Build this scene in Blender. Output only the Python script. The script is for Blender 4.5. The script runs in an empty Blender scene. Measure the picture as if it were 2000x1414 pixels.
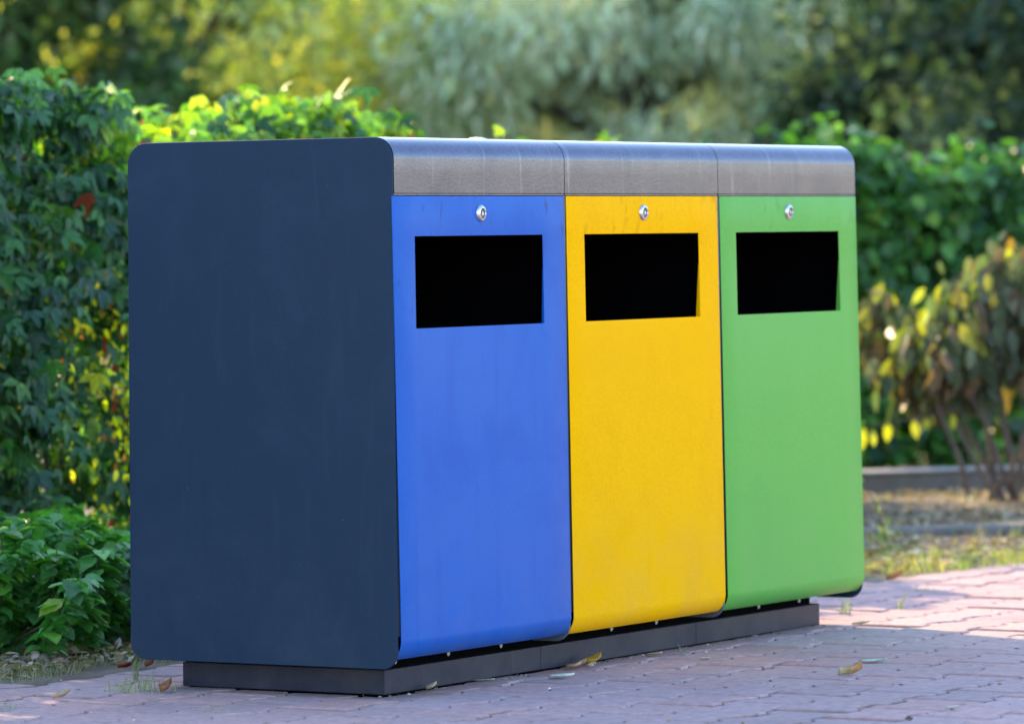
import bpy, bmesh, math, random
import numpy as np
import zlib
from mathutils import Vector, Matrix

# ------------------------------------------------------------------ camera, light, exposure
S = bpy.context.scene
COL = S.collection
rng = np.random.default_rng(7)
random.seed(7)

cam_d = bpy.data.cameras.new('camera')
cam = bpy.data.objects.new('camera', cam_d); COL.objects.link(cam)
S.camera = cam
CR = Vector((0.52315861, -0.85213134, -0.01331342))
CU = Vector((-0.06355946, -0.05459052, 0.99648385))
CF = Vector((0.84986191, 0.52047291, 0.0827205))
M = Matrix((CR, CU, -CF)).transposed().to_4x4()
M.translation = Vector((-8.20719316, -5.34792876, 0.93771252))
cam.matrix_world = M
cam_d.sensor_width = 36.0
cam_d.lens = 9262.262549 / 2000 * 36
cam_d.shift_x = -0.00865
cam_d.shift_y = -0.5049
cam_d.clip_end = 2000
cam_d.dof.use_dof = True
cam_d.dof.focus_distance = 10.15
cam_d.dof.aperture_fstop = 3.9
cam_d.dof.aperture_blades = 9

SUN_AZ = Vector((0.37, 0.93, 0)).normalized()     # direction towards the sun, on the ground
SUN_EL = math.radians(27.6)
sun_rot = math.atan2(SUN_AZ.x, SUN_AZ.y)
w = bpy.data.worlds.new('World'); S.world = w; w.use_nodes = True
wn = w.node_tree.nodes; wl = w.node_tree.links
sky = wn.new('ShaderNodeTexSky'); sky.sky_type = 'NISHITA'; sky.sun_disc = False
sky.sun_elevation = SUN_EL; sky.sun_rotation = sun_rot
sky.air_density = 1.15; sky.dust_density = 0.8; sky.ozone_density = 2.2
wl.new(sky.outputs[0], wn['Background'].inputs[0])
wn['Background'].inputs[1].default_value = 0.15

sd = bpy.data.lights.new('sun', 'SUN'); sun = bpy.data.objects.new('sun', sd); COL.objects.link(sun)
sd.energy = 2.5; sd.angle = math.radians(0.5); sd.color = (1.0, 0.74, 0.38)
sv = Vector((SUN_AZ.x * math.cos(SUN_EL), SUN_AZ.y * math.cos(SUN_EL), math.sin(SUN_EL)))
sun.rotation_euler = sv.to_track_quat('Z', 'Y').to_euler()

S.view_settings.view_transform = 'Standard'; S.view_settings.look = 'None'
S.view_settings.exposure = 2.2; S.view_settings.gamma = 1
S.render.engine = 'CYCLES'

# ------------------------------------------------------------------ helpers
def reseed(text):
    global rng
    rng = np.random.default_rng(zlib.crc32(text.encode()))

def tag(o, label=None, cat=None, group=None, kind=None):
    if label: o['label'] = label
    if cat: o['category'] = cat
    if group: o['group'] = group
    if kind: o['kind'] = kind
    return o

def empty(name, loc, label, cat, group=None):
    o = bpy.data.objects.new(name, None); COL.objects.link(o); o.location = loc
    o.empty_display_size = 0.1
    return tag(o, label, cat, group)

def link(name, me, mat, parent=None, world_loc=True):
    if mat is not None and len(me.materials) == 0: me.materials.append(mat)
    o = bpy.data.objects.new(name, me); COL.objects.link(o)
    if parent is not None:
        o.parent = parent
        if world_loc: o.location = -wpos(parent)
    return o

def wpos(o):
    p = Vector(o.location)
    while o.parent is not None:
        o = o.parent; p += o.location
    return p

class MB:
    """collects geometry into one mesh (world coordinates)"""
    def __init__(s): s.v = []; s.f = []
    def add(s, vs, fs):
        b = len(s.v); s.v += [tuple(v) for v in vs]; s.f += [tuple(i + b for i in f) for f in fs]
    def box(s, a, b):
        x0, y0, z0 = a; x1, y1, z1 = b
        s.add([(x0,y0,z0),(x1,y0,z0),(x1,y1,z0),(x0,y1,z0),(x0,y0,z1),(x1,y0,z1),(x1,y1,z1),(x0,y1,z1)],
              [(0,3,2,1),(4,5,6,7),(0,1,5,4),(1,2,6,5),(2,3,7,6),(3,0,4,7)])
    def prism_x(s, prof, x0, x1):     # profile in (y,z), extruded along x
        n = len(prof)
        s.add([(x0, y, z) for y, z in prof] + [(x1, y, z) for y, z in prof],
              [tuple(range(n))[::-1], tuple(range(n, 2*n))] + [(i, (i+1) % n, n + (i+1) % n, n + i) for i in range(n)])
    def lathe_y(s, cx, cz, prof, n=40):   # profile (r, y): rings round an axis along y
        vs = []; fs = []
        for r, y in prof:
            for k in range(n):
                a = 2*math.pi*k/n; vs.append((cx + r*math.cos(a), y, cz + r*math.sin(a)))
        m = len(prof)
        for j in range(m-1):
            for k in range(n):
                fs.append((j*n+k, j*n+(k+1) % n, (j+1)*n+(k+1) % n, (j+1)*n+k))
        fs.append(tuple(range((m-1)*n, m*n)))
        s.add(vs, fs)
    def tube(s, pts, rads, n=8):
        pts = [Vector(p) for p in pts]; vs = []; fs = []
        for i, p in enumerate(pts):
            d = (pts[min(i+1, len(pts)-1)] - pts[max(i-1, 0)]).normalized()
            a = d.orthogonal().normalized(); b = d.cross(a)
            if i > 0:
                a = (pa - d*pa.dot(d)).normalized(); b = d.cross(a)
            pa = a
            for k in range(n):
                t = 2*math.pi*k/n; vs.append(p + (a*math.cos(t) + b*math.sin(t))*rads[i])
        m = len(pts)
        for j in range(m-1):
            for k in range(n):
                fs.append((j*n+k, j*n+(k+1) % n, (j+1)*n+(k+1) % n, (j+1)*n+k))
        fs.append(tuple(range(n))[::-1]); fs.append(tuple(range((m-1)*n, m*n)))
        s.add(vs, fs)
    def mesh(s, name, smooth=False):
        me = bpy.data.meshes.new(name); me.from_pydata(s.v, [], s.f); me.validate(); me.update()
        bm = bmesh.new(); bm.from_mesh(me); bmesh.ops.recalc_face_normals(bm, faces=bm.faces); bm.to_mesh(me); bm.free()
        if smooth:
            me.polygons.foreach_set('use_smooth', [True]*len(me.polygons))
        return me
    def build(s, name, mat, parent=None, smooth=False):
        return link(name, s.mesh(name, smooth), mat, parent)

def bevel(o, wdt=0.0015, seg=2, ang=35):
    m = o.modifiers.new('bevel', 'BEVEL'); m.width = wdt; m.segments = seg
    m.limit_method = 'ANGLE'; m.angle_limit = math.radians(ang)
    return o

def smooth_by_angle(o, ang=40):
    me = o.data
    me.polygons.foreach_set('use_smooth', [True]*len(me.polygons))
    me.set_sharp_from_angle(angle=math.radians(ang))

# ---- materials
def new_mat(name):
    m = bpy.data.materials.new(name); m.use_nodes = True
    nt = m.node_tree; b = nt.nodes['Principled BSDF']
    return m, nt, b
def N(nt, t, **kw):
    n = nt.nodes.new(t)
    for k, v in kw.items(): setattr(n, k, v)
    return n
def noise(nt, scale, detail=4, rough=0.5, vec=None, dist=0.0):
    n = N(nt, 'ShaderNodeTexNoise'); n.inputs['Scale'].default_value = scale
    n.inputs['Detail'].default_value = detail; n.inputs['Roughness'].default_value = rough
    n.inputs['Distortion'].default_value = dist
    if vec is not None: nt.links.new(vec, n.inputs['Vector'])
    return n
def ramp(nt, fac, stops):
    r = N(nt, 'ShaderNodeValToRGB'); e = r.color_ramp.elements
    while len(e) < len(stops): e.new(0.5)
    for i, (p, c) in enumerate(stops):
        e[i].position = p; e[i].color = (c[0], c[1], c[2], 1) if hasattr(c, '__len__') else (c, c, c, 1)
    nt.links.new(fac, r.inputs[0]); return r
def mix(nt, fac, a, b, mode='MIX'):
    m = N(nt, 'ShaderNodeMix', data_type='RGBA', blend_type=mode)
    for sock, v in ((m.inputs[0], fac), (m.inputs[6], a), (m.inputs[7], b)):
        if hasattr(v, 'is_linked'): nt.links.new(v, sock)
        elif hasattr(v, '__len__'): sock.default_value = (v[0], v[1], v[2], 1)
        else: sock.default_value = v
    return m.outputs[2]
def bump(nt, b, h, strength, dist):
    n = N(nt, 'ShaderNodeBump'); n.inputs['Strength'].default_value = strength; n.inputs['Distance'].default_value = dist
    nt.links.new(h, n.inputs['Height']); nt.links.new(n.outputs[0], b.inputs['Normal']); return n
def mapping(nt, sc, src='Object'):
    tc = N(nt, 'ShaderNodeTexCoord'); mp = N(nt, 'ShaderNodeMapping'); mp.inputs['Scale'].default_value = sc
    nt.links.new(tc.outputs[src], mp.inputs[0]); return mp.outputs[0]

def paint(name, col, stain, rough=0.42, stain_amt=0.3, specks=True, spec=0.5, marks=0, ior=1.45, dust=0.13):
    """powder coated sheet steel: fine orange-peel, faint smears, chips and dust"""
    m, nt, b = new_mat(name)
    v = mapping(nt, (1, 1, 1))
    grime = noise(nt, 5.5, 6, 0.62, v, 0.6)
    streak = noise(nt, 1.0, 5, 0.6, mapping(nt, (22, 22, 2.2)), 0.8)
    g1 = ramp(nt, grime.outputs[0], [(0.48, 0), (0.72, 1)])
    g2 = ramp(nt, streak.outputs[0], [(0.56, 0), (0.74, 1)])
    mul = N(nt, 'ShaderNodeMath', operation='MULTIPLY'); mul.inputs[1].default_value = stain_amt
    add = N(nt, 'ShaderNodeMath', operation='MAXIMUM')
    nt.links.new(g1.outputs[0], add.inputs[0]); nt.links.new(g2.outputs[0], add.inputs[1])
    nt.links.new(add.outputs[0], mul.inputs[0])
    c = mix(nt, mul.outputs[0], col, stain)
    if marks:
        sx_ = N(nt, 'ShaderNodeSeparateXYZ'); nt.links.new(v, sx_.inputs[0])
        zz = N(nt, 'ShaderNodeMapRange'); zz.inputs['From Min'].default_value = 0.70; zz.inputs['From Max'].default_value = 0.96
        nt.links.new(sx_.outputs[2], zz.inputs['Value'])
        a1 = ramp(nt, noise(nt, 1.0, 3, 0.5, mapping(nt, (19, 19, 7)), 1.6).outputs[0], [(0.60, 0), (0.69, 1)])
        mk = N(nt, 'ShaderNodeMath', operation='MULTIPLY'); nt.links.new(zz.outputs[0], mk.inputs[0]); nt.links.new(a1.outputs[0], mk.inputs[1])
        mk2 = N(nt, 'ShaderNodeMath', operation='MULTIPLY'); mk2.inputs[1].default_value = marks; nt.links.new(mk.outputs[0], mk2.inputs[0])
        c = mix(nt, mk2.outputs[0], c, [q*0.45 for q in stain])
    gn = ramp(nt, noise(nt, 330, 2, 0.6, v).outputs[0], [(0.3, 0.90), (0.7, 1.10)])
    c = mix(nt, 1.0, c, gn.outputs[0], 'MULTIPLY')
    if dust:
        s2 = N(nt, 'ShaderNodeSeparateXYZ'); nt.links.new(v, s2.inputs[0])
        dz_ = N(nt, 'ShaderNodeMapRange'); dz_.inputs['From Min'].default_value = 0.42; dz_.inputs['From Max'].default_value = 0.08
        nt.links.new(s2.outputs[2], dz_.inputs['Value'])
        dn = ramp(nt, noise(nt, 7, 7, 0.7, v, 0.4).outputs[0], [(0.38, 0), (0.66, 1)])
        dm = N(nt, 'ShaderNodeMath', operation='MULTIPLY'); nt.links.new(dz_.outputs[0], dm.inputs[0]); nt.links.new(dn.outputs[0], dm.inputs[1])
        dm2 = N(nt, 'ShaderNodeMath', operation='MULTIPLY'); dm2.inputs[1].default_value = dust; nt.links.new(dm.outputs[0], dm2.inputs[0])
        c = mix(nt, dm2.outputs[0], c, (0.20, 0.18, 0.17))
    if specks:
        vo = N(nt, 'ShaderNodeTexVoronoi'); vo.inputs['Scale'].default_value = 34
        nt.links.new(mapping(nt, (1, 1, 0.6)), vo.inputs['Vector'])
        sp = ramp(nt, vo.outputs['Distance'], [(0.0, 1), (0.035, 0)])
        msk = ramp(nt, noise(nt, 9, 2, 0.5, v).outputs[0], [(0.5, 0), (0.62, 1)])
        mm = N(nt, 'ShaderNodeMath', operation='MULTIPLY')
        nt.links.new(sp.outputs[0], mm.inputs[0]); nt.links.new(msk.outputs[0], mm.inputs[1])
        m2 = N(nt, 'ShaderNodeMath', operation='MULTIPLY'); m2.inputs[1].default_value = 0.5
        nt.links.new(mm.outputs[0], m2.inputs[0])
        c = mix(nt, m2.outputs[0], c, (0.45, 0.46, 0.5))
    nt.links.new(c, b.inputs['Base Color'])
    fine = noise(nt, 420, 2, 0.5, v)
    rr = N(nt, 'ShaderNodeMapRange'); rr.inputs['To Min'].default_value = rough - 0.05; rr.inputs['To Max'].default_value = rough + 0.1
    nt.links.new(grime.outputs[0], rr.inputs['Value']); nt.links.new(rr.outputs[0], b.inputs['Roughness'])
    b.inputs['Specular IOR Level'].default_value = spec; b.inputs['IOR'].default_value = ior
    bump(nt, b, fine.outputs[0], 0.5, 0.0006)
    return m

MAT = {}
MAT['navy'] = paint('navy_powder_coat', (0.0098, 0.0275, 0.057), (0.018, 0.037, 0.070), 0.5, 0.6, spec=0.2, dust=0.04)
MAT['blue'] = paint('blue_powder_coat', (0.004, 0.090, 0.41), (0.002, 0.066, 0.36), 0.38, 0.7, spec=0.22, marks=0.75)
MAT['yellow'] = paint('yellow_powder_coat', (0.86, 0.42, 0.0003), (0.76, 0.35, 0.0006), 0.42, 0.35, ior=1.22, spec=0.08, marks=0.3)
MAT['green'] = paint('green_powder_coat', (0.100, 0.355, 0.052), (0.080, 0.325, 0.048), 0.36, 0.35, spec=0.25, marks=0.2)
MAT['plinth'] = paint('dark_plinth_steel', (0.010, 0.012, 0.034), (0.03, 0.028, 0.036), 0.4, 0.7, spec=0.32)
MAT['flange'] = paint('flange_steel', (0.09, 0.10, 0.13), (0.12, 0.13, 0.15), 0.5, 0.3, False)

def plain(name, col, rough=0.5, metal=0.0, sc=30, var=0.15):
    m, nt, b = new_mat(name)
    n = noise(nt, sc, 4, 0.55, mapping(nt, (1, 1, 1)))
    c = mix(nt, n.outputs[0], [x*(1-var) for x in col], [min(1, x*(1+var)) for x in col])
    nt.links.new(c, b.inputs['Base Color']); b.inputs['Roughness'].default_value = rough; b.inputs['Metallic'].default_value = metal
    return m
MAT['black'] = plain('shade_black', (0.0012, 0.0012, 0.0022), 0.9)  # near-black, paints deep shade inside and under the bins
MAT['steel_bright'] = plain('polished_steel', (0.58, 0.58, 0.6), 0.28, 1.0)
MAT['steel_dark'] = plain('dark_lock_face', (0.16, 0.16, 0.17), 0.35, 1.0)
MAT['steel_dull'] = plain('dull_bolt_steel', (0.35, 0.35, 0.38), 0.45, 1.0)
MAT['bark'] = plain('bark', (0.11, 0.075, 0.06), 0.9, 0, 40, 0.4)
MAT['dark_bark'] = plain('dark_bark', (0.06, 0.045, 0.035), 0.9, 0, 25, 0.4)

# grained galvanised steel of the cover
MAT['black'].node_tree.nodes['Principled BSDF'].inputs['Specular IOR Level'].default_value = 0.05
m, nt, b = new_mat('brushed_cover_steel'); MAT['cover'] = m
v = mapping(nt, (1, 1, 1))
g = noise(nt, 170, 3, 0.7, v); g2 = noise(nt, 9, 5, 0.6, v)
st = ramp(nt, noise(nt, 1.0, 5, 0.6, mapping(nt, (55, 3, 4)), 0.5).outputs[0], [(0.58, 0), (0.70, 1)])
c = mix(nt, g2.outputs[0], (0.070, 0.075, 0.125), (0.155, 0.148, 0.205))
gm = ramp(nt, g.outputs[0], [(0.36, 0.82), (0.64, 1.12)])
c = mix(nt, 1.0, c, gm.outputs[0], 'MULTIPLY')
ms = N(nt, 'ShaderNodeMath', operation='MULTIPLY'); ms.inputs[1].default_value = 0.6
nt.links.new(st.outputs[0], ms.inputs[0])
c = mix(nt, ms.outputs[0], c, (0.20, 0.20, 0.27))
nt.links.new(c, b.inputs['Base Color']); b.inputs['Metallic'].default_value = 1.0
b.inputs['Roughness'].default_value = 0.19
bump(nt, b, g.outputs[0], 0.2, 0.0006)

# leaves: colour of each leaf comes from its own attribute
def leaf_mat(name, trans=0.4, rough=0.42, spec=0.5, tcol=(1.45, 1.75, 0.5)):
    m, nt, b = new_mat(name)
    at = N(nt, 'ShaderNodeAttribute', attribute_name='tint')
    ns = noise(nt, 60, 3, 0.6, mapping(nt, (1, 1, 1)))
    mr = ramp(nt, ns.outputs[0], [(0.3, 0.75), (0.7, 1.2)])
    c = mix(nt, 1.0, at.outputs['Color'], mr.outputs[0], 'MULTIPLY')
    nt.links.new(c, b.inputs['Base Color']); b.inputs['Roughness'].default_value = rough
    b.inputs['Specular IOR Level'].default_value = spec
    tr = N(nt, 'ShaderNodeBsdfTranslucent')
    tc = mix(nt, 1.0, c, tcol, 'MULTIPLY')
    nt.links.new(tc, tr.inputs['Color'])
    mx = N(nt, 'ShaderNodeMixShader'); mx.inputs[0].default_value = trans
    nt.links.new(b.outputs[0], mx.inputs[1]); nt.links.new(tr.outputs[0], mx.inputs[2])
    nt.links.new(mx.outputs[0], nt.nodes['Material Output'].inputs['Surface'])
    return m
MAT['vine_leaf'] = leaf_mat('vine_leaf', 0.36, 0.42, 0.36)
MAT['tree_leaf'] = leaf_mat('tree_leaf', 0.40, 0.85, 0.12, (1.5, 1.6, 0.6))
MAT['willow_leaf'] = leaf_mat('willow_leaf', 0.25, 0.85, 0.12, (1.2, 1.15, 0.8))
MAT['dry_leaf'] = leaf_mat('dry_leaf', 0.2, 0.7, 0.3)
MAT['grass'] = leaf_mat('grass_blade', 0.35, 0.6, 0.3)

# leaf templates: vertices (across, along, up), faces
def T(pts, faces): return np.array(pts, float), faces
LEAF_BROAD = T([(0,0,0),(-.30,.22,.05),(-.42,.48,.02),(-.26,.78,-.03),(0,1.05,-.12),(.26,.78,-.03),(.42,.48,.02),(.30,.22,.05),(0,.35,-.05),(0,.7,-.07)],
               [(0,8,2,1),(8,9,3,2),(9,4,3),(0,7,6,8),(8,6,5,9),(9,5,4)])
def creeper():
    V = []; F = []
    for a, ln in ((0, 1.0), (0.95, 0.85), (-0.95, 0.85)):
        b = len(V); ca, sa = math.cos(a), math.sin(a)
        for x, y, z in ((0,.04,0),(-.22,.42,.04),(-.15,.72,.0),(0,1,-.12),(.15,.72,.0),(.22,.42,.04),(0,.5,-.04)):
            x *= ln; y *= ln; V.append((x*ca+y*sa, -x*sa+y*ca, z*ln - .10*abs(a)*y))
        F += [(b,b+6,b+2,b+1),(b+6,b+3,b+2),(b,b+5,b+4,b+6),(b+6,b+4,b+3)]
    return T(V, F)
LEAF_CREEPER = creeper()
LEAF_OVAL = T([(0,0,0),(-.2,.3,.04),(-.19,.65,.0),(0,1,-.1),(.19,.65,.0),(.2,.3,.04),(0,.5,-.04)],
              [(0,6,2,1),(6,3,2),(0,5,4,6),(6,4,3)])
LEAF_SIMPLE = T([(0,0,0),(-.3,.5,.03),(0,1,-.08),(.3,.5,.03)], [(0,2,1),(0,3,2)])
LEAF_NARROW = T([(0,0,0),(-.13,.45,.02),(0,1,-.1),(.13,.45,.02)], [(0,2,1),(0,3,2)])
BLADE = T([(-.03,0,0),(.03,0,0),(.022,.55,.06),(-.022,.55,.06),(0,1,.25)], [(0,1,2,3),(3,2,4)])

def nrm(a): return a / (np.linalg.norm(a, axis=-1, keepdims=True) + 1e-9)
def leaves(name, pos, tip, normal, size, tmpl, cols, mat, parent=None):
    tv, tf = tmpl; n = len(pos); k = len(tv)
    d = nrm(tip); s_ = nrm(np.cross(d, normal)); u = np.cross(s_, d)
    P = pos[:, None, :] + size[:, None, None]*(tv[None, :, 0:1]*s_[:, None, :] + tv[None, :, 1:2]*d[:, None, :] + tv[None, :, 2:3]*u[:, None, :])
    P = P.reshape(-1, 3)
    lt = np.concatenate([np.array(f) for f in tf]); ll = np.array([len(f) for f in tf])
    loops = (lt[None, :] + (np.arange(n)*k)[:, None]).reshape(-1)
    tot = np.tile(ll, n); start = np.concatenate([[0], np.cumsum(tot)[:-1]])
    me = bpy.data.meshes.new(name)
    me.vertices.add(len(P)); me.vertices.foreach_set('co', P.astype(np.float32).ravel())
    me.loops.add(len(loops)); me.loops.foreach_set('vertex_index', loops.astype(np.int32))
    me.polygons.add(len(tot)); me.polygons.foreach_set('loop_start', start.astype(np.int32)); me.polygons.foreach_set('loop_total', tot.astype(np.int32))
    me.polygons.foreach_set('use_smooth', np.ones(len(tot), bool))
    a = me.attributes.new('tint', 'FLOAT_COLOR', 'POINT')
    cc = np.ones((n, k, 4), np.float32); cc[:, :, :3] = cols[:, None, :]
    a.data.foreach_set('color', cc.ravel())
    me.update(calc_edges=True)
    return link(name, me, mat, parent)

def pick(n, palette):
    """palette: list of (weight, rgb); each leaf gets one with its own small shift"""
    wts = np.array([p[0] for p in palette], float); wts /= wts.sum()
    i = rng.choice(len(palette), n, p=wts); c = np.array([p[1] for p in palette])[i]
    return np.clip(c*rng.uniform(0.7, 1.3, (n, 1))*rng.uniform(0.92, 1.08, (n, 3)), 0, 1)

# ------------------------------------------------------------------ ground
m, nt, b = new_mat('bed_soil'); MAT['soil'] = m
v = mapping(nt, (1, 1, 1))
c = ramp(nt, noise(nt, 7, 8, 0.7, v).outputs[0], [(0.3, (0.14, 0.10, 0.07)), (0.5, (0.25, 0.185, 0.13)), (0.7, (0.36, 0.28, 0.20))])
nt.links.new(c.outputs[0], b.inputs['Base Color']); b.inputs['Roughness'].default_value = 0.95
bump(nt, b, noise(nt, 60, 6, 0.7, v).outputs[0], 0.8, 0.02)

EDGE = [(-60, 1.05), (-3, 1.05), (-0.3, 1.04), (0.6, 1.0), (2.0, 0.92), (3.4, 0.70), (4.2, 0.55), (5.0, 0.35), (6.5, -0.1), (10, -1.4), (60, -20)]
def edge_y(x):
    for (x0, y0), (x1, y1) in zip(EDGE, EDGE[1:]):
        if x0 <= x <= x1: return y0 + (y1-y0)*(x-x0)/(x1-x0)
    return 0
mb = MB(); mb.add([(-400,-400,-0.02),(400,-400,-0.02),(400,400,-0.02),(-400,400,-0.02)], [(0,1,2,3)])
tag(mb.build('ground', MAT['soil']), kind='structure')

# soil bed: gently uneven, from the paving edge back under the hedges
nx, ny = 150, 60
xs = np.linspace(-4, 14, nx); vs = []; fs = []
for i, x in enumerate(xs):
    e = edge_y(x)
    for j in range(ny):
        t = j/(ny-1); y = e - 0.03 + (9.0)*t**1.6
        z = -0.012 + 0.012*math.sin(3.1*x+1.7*y) * math.sin(2.3*y-x) * min(1, t*8) + (0.006*rng.random() if j else -0.004) + 0.02*min(1, t*4)
        vs.append((x, y, z))
for i in range(nx-1):
    for j in range(ny-1):
        a = i*ny+j; fs.append((a, a+ny, a+ny+1, a+1))
mb = MB(); mb.add(vs, fs); tag(mb.build('planting_bed', MAT['soil'], smooth=True), kind='structure')

# pavers: interlocking double-T blocks, each one modelled
m, nt, b = new_mat('red_concrete_pavers'); MAT['paver'] = m
v = mapping(nt, (1, 1, 1))
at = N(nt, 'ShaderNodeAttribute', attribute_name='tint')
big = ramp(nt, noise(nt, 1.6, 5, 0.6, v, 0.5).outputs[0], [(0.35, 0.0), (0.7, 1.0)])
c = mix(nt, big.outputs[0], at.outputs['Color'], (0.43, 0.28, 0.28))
mot = ramp(nt, noise(nt, 38, 8, 0.72, v).outputs[0], [(0.35, 0.78), (0.68, 1.22)])
c = mix(nt, 1.0, c, mot.outputs[0], 'MULTIPLY')
pale = ramp(nt, noise(nt, 3.3, 7, 0.65, v, 1.2).outputs[0], [(0.60, 0), (0.74, 1)])
pm = N(nt, 'ShaderNodeMath', operation='MULTIPLY'); pm.inputs[1].default_value = 0.45
nt.links.new(pale.outputs[0], pm.inputs[0])
c = mix(nt, pm.outputs[0], c, (0.42, 0.37, 0.37))
gr = ramp(nt, noise(nt, 300, 3, 0.6, v).outputs[0], [(0.62, 1.0), (0.72, 0.55)])
c = mix(nt, 1.0, c, gr.outputs[0], 'MULTIPLY')
nt.links.new(c, b.inputs['Base Color']); b.inputs['Roughness'].default_value = 0.88
bump(nt, b, noise(nt, 260, 5, 0.7, v).outputs[0], 0.5, 0.002)

m, nt, b = new_mat('joint_sand'); MAT['joint'] = m
v = mapping(nt, (1, 1, 1))
c = ramp(nt, noise(nt, 35, 6, 0.7, v).outputs[0], [(0.35, (0.012, 0.012, 0.014)), (0.7, (0.06, 0.055, 0.05))])
nt.links.new(c.outputs[0], b.inputs['Base Color']); b.inputs['Roughness'].default_value = 0.95

PL, PW, AMP = 0.195, 0.155, 0.011
def trap(x):
    t = (x / PL) % 1.0
    t = min(t, 1-t)*2      # 0 at the block's end, 1 in its middle
    return AMP if t < 0.38 else (-AMP if t > 0.62 else AMP*(1-2*(t-0.38)/0.24))
def gx(x, j): return trap(x + (PL/2 if j % 2 else 0))
pv = []; pf = []; pc = []
def block(i, j):
    x0 = i*PL + (PL/2 if j % 2 else 0); y0 = j*PW
    if y0 + PW/2 > edge_y(x0 + PL/2) - 0.02: return
    ts = [0, .19, .31, .5, .69, .81, 1]
    g0 = 0.0042
    def ring(ins, z):
        r = []
        for t in ts:
            xx = x0 + ins + g0 + (PL - 2*ins - 2*g0)*t
            r.append((xx, y0 - gx2(j, t) + ins + g0, z))
        for t in ts[::-1]:
            xx = x0 + ins + g0 + (PL - 2*ins - 2*g0)*t
            r.append((xx, y0 + PW + gx2(j, t) - ins - g0, z))
        return r
    tx, ty = rng.normal(0, 0.0045, 2); dz = rng.normal(0, 0.0016)
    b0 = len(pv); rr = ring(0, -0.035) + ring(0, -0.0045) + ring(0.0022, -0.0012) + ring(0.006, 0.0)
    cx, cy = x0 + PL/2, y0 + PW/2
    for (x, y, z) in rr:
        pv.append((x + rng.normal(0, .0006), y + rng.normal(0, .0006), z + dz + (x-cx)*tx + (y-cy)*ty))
    n = 14
    for k in range(3):
        for q in range(n):
            pf.append((b0+k*n+q, b0+k*n+(q+1) % n, b0+(k+1)*n+(q+1) % n, b0+(k+1)*n+q))
    b1 = b0+3*n
    for q in range(6): pf.append((b1+q, b1+q+1, b1+12-q, b1+13-q))
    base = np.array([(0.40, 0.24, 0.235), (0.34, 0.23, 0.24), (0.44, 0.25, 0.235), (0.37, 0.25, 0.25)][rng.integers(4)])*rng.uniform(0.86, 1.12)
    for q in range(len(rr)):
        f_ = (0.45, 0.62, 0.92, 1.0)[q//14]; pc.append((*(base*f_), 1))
def gx2(j, t):
    # outward bulge at the block's ends, waist in its middle (same for both long sides)
    u = min(t, 1-t)*2
    return AMP/1 if u <= 0.38 else (-AMP if u >= 0.62 else AMP*(1-2*(u-0.38)/0.24))
for j in range(-28, 8):
    for i in range(-18, 46):
        block(i, j)
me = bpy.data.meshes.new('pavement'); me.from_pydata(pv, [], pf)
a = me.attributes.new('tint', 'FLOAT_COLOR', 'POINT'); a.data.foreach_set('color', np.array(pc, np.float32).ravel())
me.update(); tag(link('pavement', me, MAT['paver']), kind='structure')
mb = MB(); E2 = [p for p in EDGE if -3.6 < p[0] < 9] + [(9.0, edge_y(9))]
E2 = [(-3.55, 1.05)] + E2
top = [(x, y - 0.01, -0.018) for x, y in E2]
mb.add(top + [(9.0, -4.5, -0.018), (-3.55, -4.5, -0.018)], [tuple(range(len(top)+2))[::-1]])
tag(mb.build('pavement_joints', MAT['joint']), kind='structure')
# the square goes on beyond the modelled blocks
m, nt, b = new_mat('far_paving'); MAT['farpave'] = m
bk = N(nt, 'ShaderNodeTexBrick'); bk.inputs['Scale'].default_value = 1; bk.inputs['Brick Width'].default_value = 0.215
bk.inputs['Row Height'].default_value = 0.17; bk.inputs['Mortar Size'].default_value = 0.004
bk.inputs['Color1'].default_value = (0.33, 0.23, 0.23, 1); bk.inputs['Color2'].default_value = (0.29, 0.21, 0.22, 1); bk.inputs['Mortar'].default_value = (0.08, 0.07, 0.07, 1)
nt.links.new(mapping(nt, (1, 1, 1)), bk.inputs['Vector']); nt.links.new(bk.outputs[0], b.inputs['Base Color']); b.inputs['Roughness'].default_value = 0.9
mb = MB()
z = -0.003
mb.add([(-60,-60,z),(60,-60,z),(60,-4.42,z),(-60,-4.42,z)], [(0,1,2,3)])
mb.add([(-60,-4.42,z),(-3.44,-4.42,z),(-3.44,1.05,z),(-60,1.05,z)], [(0,1,2,3)])
mb.add([(9.03,-4.42,z),(60,-4.42,z),(60,-20,z),(9.03,edge_y(9.03),z)], [(0,3,2,1)])
tag(mb.build('square', MAT['farpave']), kind='structure')

# kerb and low wall behind, right
m, nt, b = new_mat('weathered_concrete'); MAT['concrete'] = m
v = mapping(nt, (1, 1, 1))
c = ramp(nt, noise(nt, 9, 8, 0.7, v).outputs[0], [(0.3, (0.20, 0.19, 0.19)), (0.55, (0.33, 0.31, 0.30)), (0.75, (0.42, 0.40, 0.38))])
nt.links.new(c.outputs[0], b.inputs['Base Color']); b.inputs['Roughness'].default_value = 0.9
bump(nt, b, noise(nt, 90, 6, 0.7, v).outputs[0], 0.6, 0.006)

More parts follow.
